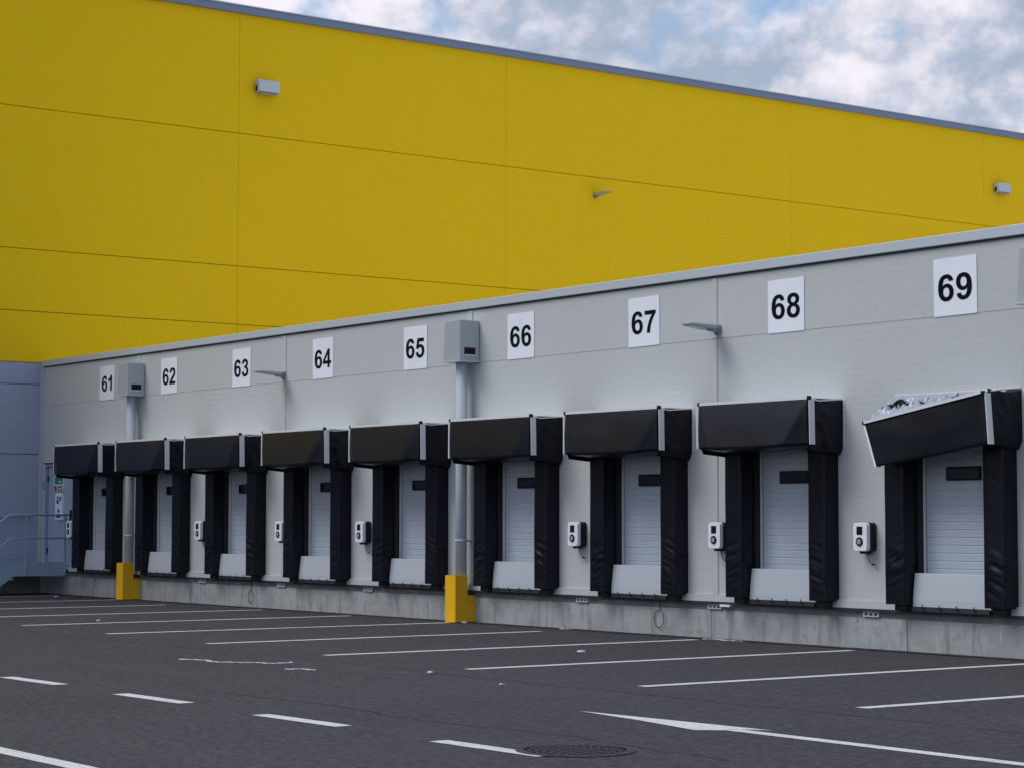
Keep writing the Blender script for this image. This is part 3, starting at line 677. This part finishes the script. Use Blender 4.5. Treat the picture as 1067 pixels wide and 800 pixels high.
c_ = copy_tree(lp, (-45.18, 16.0, 10.47), 'flat grey arm lamp on the yellow wall, above sign 67'); c_.rotation_euler.z = R_(90)
def make_flood():
    t = empty('box_floodlight', (0,0,0), 'x', 'lamp', 'box floodlights high on the yellow wall')
    MB().hexa([(0.02,-0.29,-0.16),(0.26,-0.29,-0.13),(0.26,0.29,-0.13),(0.02,0.29,-0.16),(0.02,-0.29,0.17),(0.20,-0.29,0.17),(0.20,0.29,0.17),(0.02,0.29,0.17)]).build('housing', M_cope, t, bevel=0.01)
    MB().box((0.0,-0.2,-0.12),(0.02,0.2,0.12)).build('wall_bracket', M_lamp, t)
    MB().box((0.05,-0.292,-0.12),(0.14,-0.289,0.03)).build('side_opening', M_black, t)
    MB().box((0.05,-0.24,-0.172),(0.23,0.24,-0.15)).build('lens', M_lens, t)
    return t
fl = make_flood(); fl.location = (-45.18, 5.68, 12.15); fl['label'] = 'grey box floodlight on the yellow wall, high at the upper left'
copy_tree(fl, (-45.18, 32.5, 12.2), 'small grey box floodlight on the yellow wall, at the right above sign 69')

# ------------------------------------------------------------ safety signs by the personnel door
g = MB().box((-44.50,-0.0,2.27),(-44.03,0.047,2.60)).build('safety_sign', M_white)
g.data.transform(Matrix.Translation((44.27,0,-2.4))); g.location = (-44.27,0,2.4)
tag(g, 'green and white safety sign with a red field, high on the personnel door', 'sign')
MB().box((-0.18,-0.006,0.03),(0.22,-0.001,0.19)).build('green_field', M_green, g)
MB().box((-0.02,-0.006,-0.12),(0.22,-0.001,-0.005)).build('green_field', M_green, g)
MB().box((-0.20,-0.006,-0.12),(-0.07,-0.001,-0.005)).build('red_field', M_red, g)
MB().box((0.03,-0.008,0.07),(0.15,-0.0065,0.10)).box((0.05,-0.008,-0.09),(0.16,-0.0065,-0.05)).build('white_pictogram', M_white, g)
def pic(z, label):
    o = MB().box((-0.18,0.0,-0.15),(0.18,0.047,0.15)).build('safety_sign', M_sign); o.location = (-44.24,0,z); tag(o, label, 'sign')
    return o
o = pic(2.09, 'white sheet with blue figures taped to the personnel door, upper of two')
MB().tube([(-0.05,-0.001,0.04),(-0.05,-0.006,0.04)],0.04,12).box((-0.10,-0.006,-0.09),(0.02,-0.001,-0.01)).box((0.03,-0.006,-0.02),(0.13,-0.001,0.06)).build('blue_figure', M_blue, o)
o = pic(1.79, 'white sheet with a blue block taped to the personnel door, lower of two')
MB().tube([(0.0,-0.001,0.05),(0.0,-0.006,0.05)],0.05,12).box((-0.11,-0.006,-0.10),(0.12,-0.001,-0.02)).build('blue_figure', M_blue, o)
o = MB().box((-0.04,-0.006,-0.10),(0.04,-0.001,0.10)).build('hazard_sticker', M_green); o.location = (-45.0,0,2.40); tag(o, 'tiny green sticker on the wall left of the personnel door', 'sticker')

# ------------------------------------------------------------ steel landing with stair and railing
st = empty('steel_landing', (-44.4, 0, 0), 'blue-grey galvanised landing with railing and steps at the far left corner', 'stairs')
LX, LXi = 0.72, -0.66          # outer side (world -43.68) and wall side
MB().box((LXi, -1.26, 0.455), (LX-0.012, -0.08, 0.495)).build('deck', M_galv, st)
def stringer(x):
    y0, y1 = -0.08, -1.26
    pts = [(y0, 0.42), (y0, 0.72), (y1, 0.72), (-2.20, 0.06), (-2.20, 0.0), (-1.86, 0.0), (y1-0.02, 0.42)]
    mb = MB(); n = len(pts)
    return mb.add([(x, a, b) for a, b in pts]+[(x+0.012, a, b) for a, b in pts], [tuple(range(n)), tuple(range(n, 2*n))[::-1]]+[(i, (i+1) % n, n+(i+1) % n, n+i) for i in range(n)])
stringer(LX-0.011).build('side_plate', M_galv, st); stringer(LXi-0.013).build('side_plate', M_galv, st)
for k in range(3): MB().box((LXi+0.002, -1.29-0.28*(k+1), 0.34-0.155*k), (LX-0.014, -1.28-0.28*k, 0.375-0.155*k)).build('tread', M_galv, st)
for x in (LX+0.026, ):
    for y, zt, zb in ((-0.10, 1.735, 0.43), (-1.02, 1.735, 0.43), (-2.12, 1.13, 0.06)):
        MB().box((x-0.022, y-0.022, zb), (x+0.022, y+0.022, zt)).build('post', M_galv, st, bevel=0.004)
    MB().tube([(x, -0.07, 1.745), (x, -1.40, 1.745), (x, -2.2, 1.15)], 0.023, 10).build('top_rail', M_galv, st)
    MB().tube([(x, -0.10, 1.24), (x, -1.36, 1.24), (x, -2.12, 0.67)], 0.018, 10).build('mid_rail', M_galv, st)
MB().tube([(LXi+0.02, -0.30, 1.70), (LXi+0.02, -1.38, 1.70), (LXi+0.02, -2.2, 1.12)], 0.02, 10).build('wall_rail', M_galv, st)
for y in (-0.4, -1.1): MB().tube([(LXi+0.02, y, 1.69), (LXi-0.03, y, 1.64), (LXi-0.112, y, 1.64)], 0.010, 6).build('rail_bracket', M_galv, st)


# ------------------------------------------------------------ small things
def loop(cx, z0, rx, rz, mat, label):
    pts = [(0, -0.022, 0.50-z0)]
    for i in range(15):
        a = R_(80+340*i/14*0.98); pts.append((rx*math.cos(a), -0.022-0.003*i/5, rz*math.sin(a)))
    o = MB().tube(pts, 0.0065, 6).build('cable_loop', mat); o.location = (cx, 0, z0); return tag(o, label, 'cable')
loop(-23.70, 0.235, 0.11, 0.13, M_cable, 'reddish cable loop hanging on the plinth below sign 67')
loop(-35.57, 0.20, 0.10, 0.12, M_cableb, 'dark cable loop hanging on the plinth below sign 63')
def scrap(pts, wd, label, seed, name='plastic_strip'):
    mb = MB(); P = [Vector((*p, 0)) for p in pts]; q = []
    for a, b in zip(P, P[1:]):
        for i in range(8): q.append(a.lerp(b, i/8))
    q.append(P[-1]); vs = []
    for i, p in enumerate(q):
        d = (q[min(i+1, len(q)-1)]-q[max(i-1, 0)]).normalized(); nr = Vector((-d.y, d.x, 0))
        o = nr*0.05*mnoise.noise(Vector((i*0.4, seed, 0)))*2; ww = wd*(0.4+1.3*abs(mnoise.noise(Vector((i*0.5, seed, 3)))))
        h = 0.004+0.012*abs(mnoise.noise(Vector((i*0.7, seed, 8))))
        vs += [(p+o+nr*ww), (p+o-nr*ww), Vector((0,0,h))+p+o]
    me = [(*v,) for v in vs]; c0 = q[len(q)//2]
    me = [(v[0]-c0.x, v[1]-c0.y, v[2]+0.006) for v in me]; fs = []
    for i in range(len(q)-1):
        a = 3*i; fs += [(a, a+3, a+5, a+2), (a+2, a+5, a+4, a+1)]
    o = mb.add(me, fs).build(name, M_litter); o.location = (c0.x, c0.y, 0); return tag(o, label, 'litter')
scrap([(-22.68,-8.28),(-22.35,-8.10),(-22.1,-8.18),(-21.94,-8.09),(-21.79,-8.00),(-21.68,-7.80),(-21.45,-7.78),(-21.38,-7.62),(-21.48,-7.45)], 0.022, 'long curled white strip lying on open asphalt', 2.2)
scrap([(-20.44,-8.12),(-20.50,-7.98),(-20.40,-7.90),(-20.24,-7.95)], 0.030, 'short white scrap just beside the long curled strip', 5.2)
scrap([(-22.5,-0.22),(-22.2,-0.20),(-21.95,-0.27),(-21.7,-0.23)], 0.06, 'white plastic strip against the plinth below sign 68', 8.3)
scrap([(-25.9,-0.16),(-25.6,-0.18)], 0.07, 'white scrap against the plinth below sign 66', 1.3)
def bit(px, y, label, s=0.05, seed=0):
    rnd = random.Random(seed); bm = bmesh.new(); bmesh.ops.create_icosphere(bm, subdivisions=1, radius=s)
    for v in bm.verts: v.co = Vector((v.co.x*rnd.uniform(.6, 1.3), v.co.y*rnd.uniform(.6, 1.3), max(-0.3*s, v.co.z*0.5*rnd.uniform(.5, 1.2))))
    me = bpy.data.meshes.new('litter_scrap'); bm.to_mesh(me); bm.free(); me.materials.append(M_litter)
    o = bpy.data.objects.new('litter_scrap', me); C.objects.link(o); o.location = (px, y, 0.3*s+0.005); tag(o, label, 'litter')
bit(-21.0, -3.58, 'small white scrap alone in the parking bay below sign 67', 0.06, 1)
bit(-22.2, -4.5, 'tiny white scrap between two bay lines below sign 66', 0.035, 2)
bit(-19.04, -7.2, 'tiny white scrap on open asphalt before the bay lines', 0.04, 3)
bit(-17.31, -7.51, 'tiny pale scrap, nearest the arrow tip', 0.03, 4)
bit(-34.6, -5.8, 'pale scrap at the lane end of the far bay lines', 0.05, 5)
bit(-31.9, -4.9, 'pale pebble beside the sixth bay line', 0.045, 6)
bit(-42.3, -0.9, 'white scrap on the asphalt near the steel landing', 0.06, 7)
bit(-27.9, -0.5, 'flat white lump at the foot of the near yellow pipe guard', 0.07, 8)
# drain cover
mh = empty('drain_cover', (-12.12, -10.66, 0), 'round dark ribbed iron drain cover set in the asphalt', 'drain cover')
mb = MB(); N = 40
mb.add([(0.43*math.cos(2*math.pi*i/N), 0.43*math.sin(2*math.pi*i/N), 0.006) for i in range(N)]+[(0.37*math.cos(2*math.pi*i/N), 0.37*math.sin(2*math.pi*i/N), 0.010) for i in range(N)],
       [(i, (i+1) % N, N+(i+1) % N, N+i) for i in range(N)]); mb.build('rim', M_asph, mh)
MB().add([(0.358*math.cos(2*math.pi*i/N), 0.358*math.sin(2*math.pi*i/N), 0.004) for i in range(N)], [tuple(range(N))]).build('lid', M_lid, mh)
mb = MB()
for k in range(-8, 9):
    y = k*0.041; L = math.sqrt(max(0, 0.352**2-y*y))-0.01
    x = -L
    while x < L-0.03:
        mb.box((x, y-0.010, 0.004), (min(x+0.055, L), y+0.010, 0.010)); x += 0.085
mb.build('raised_ribs', M_iron, mh)
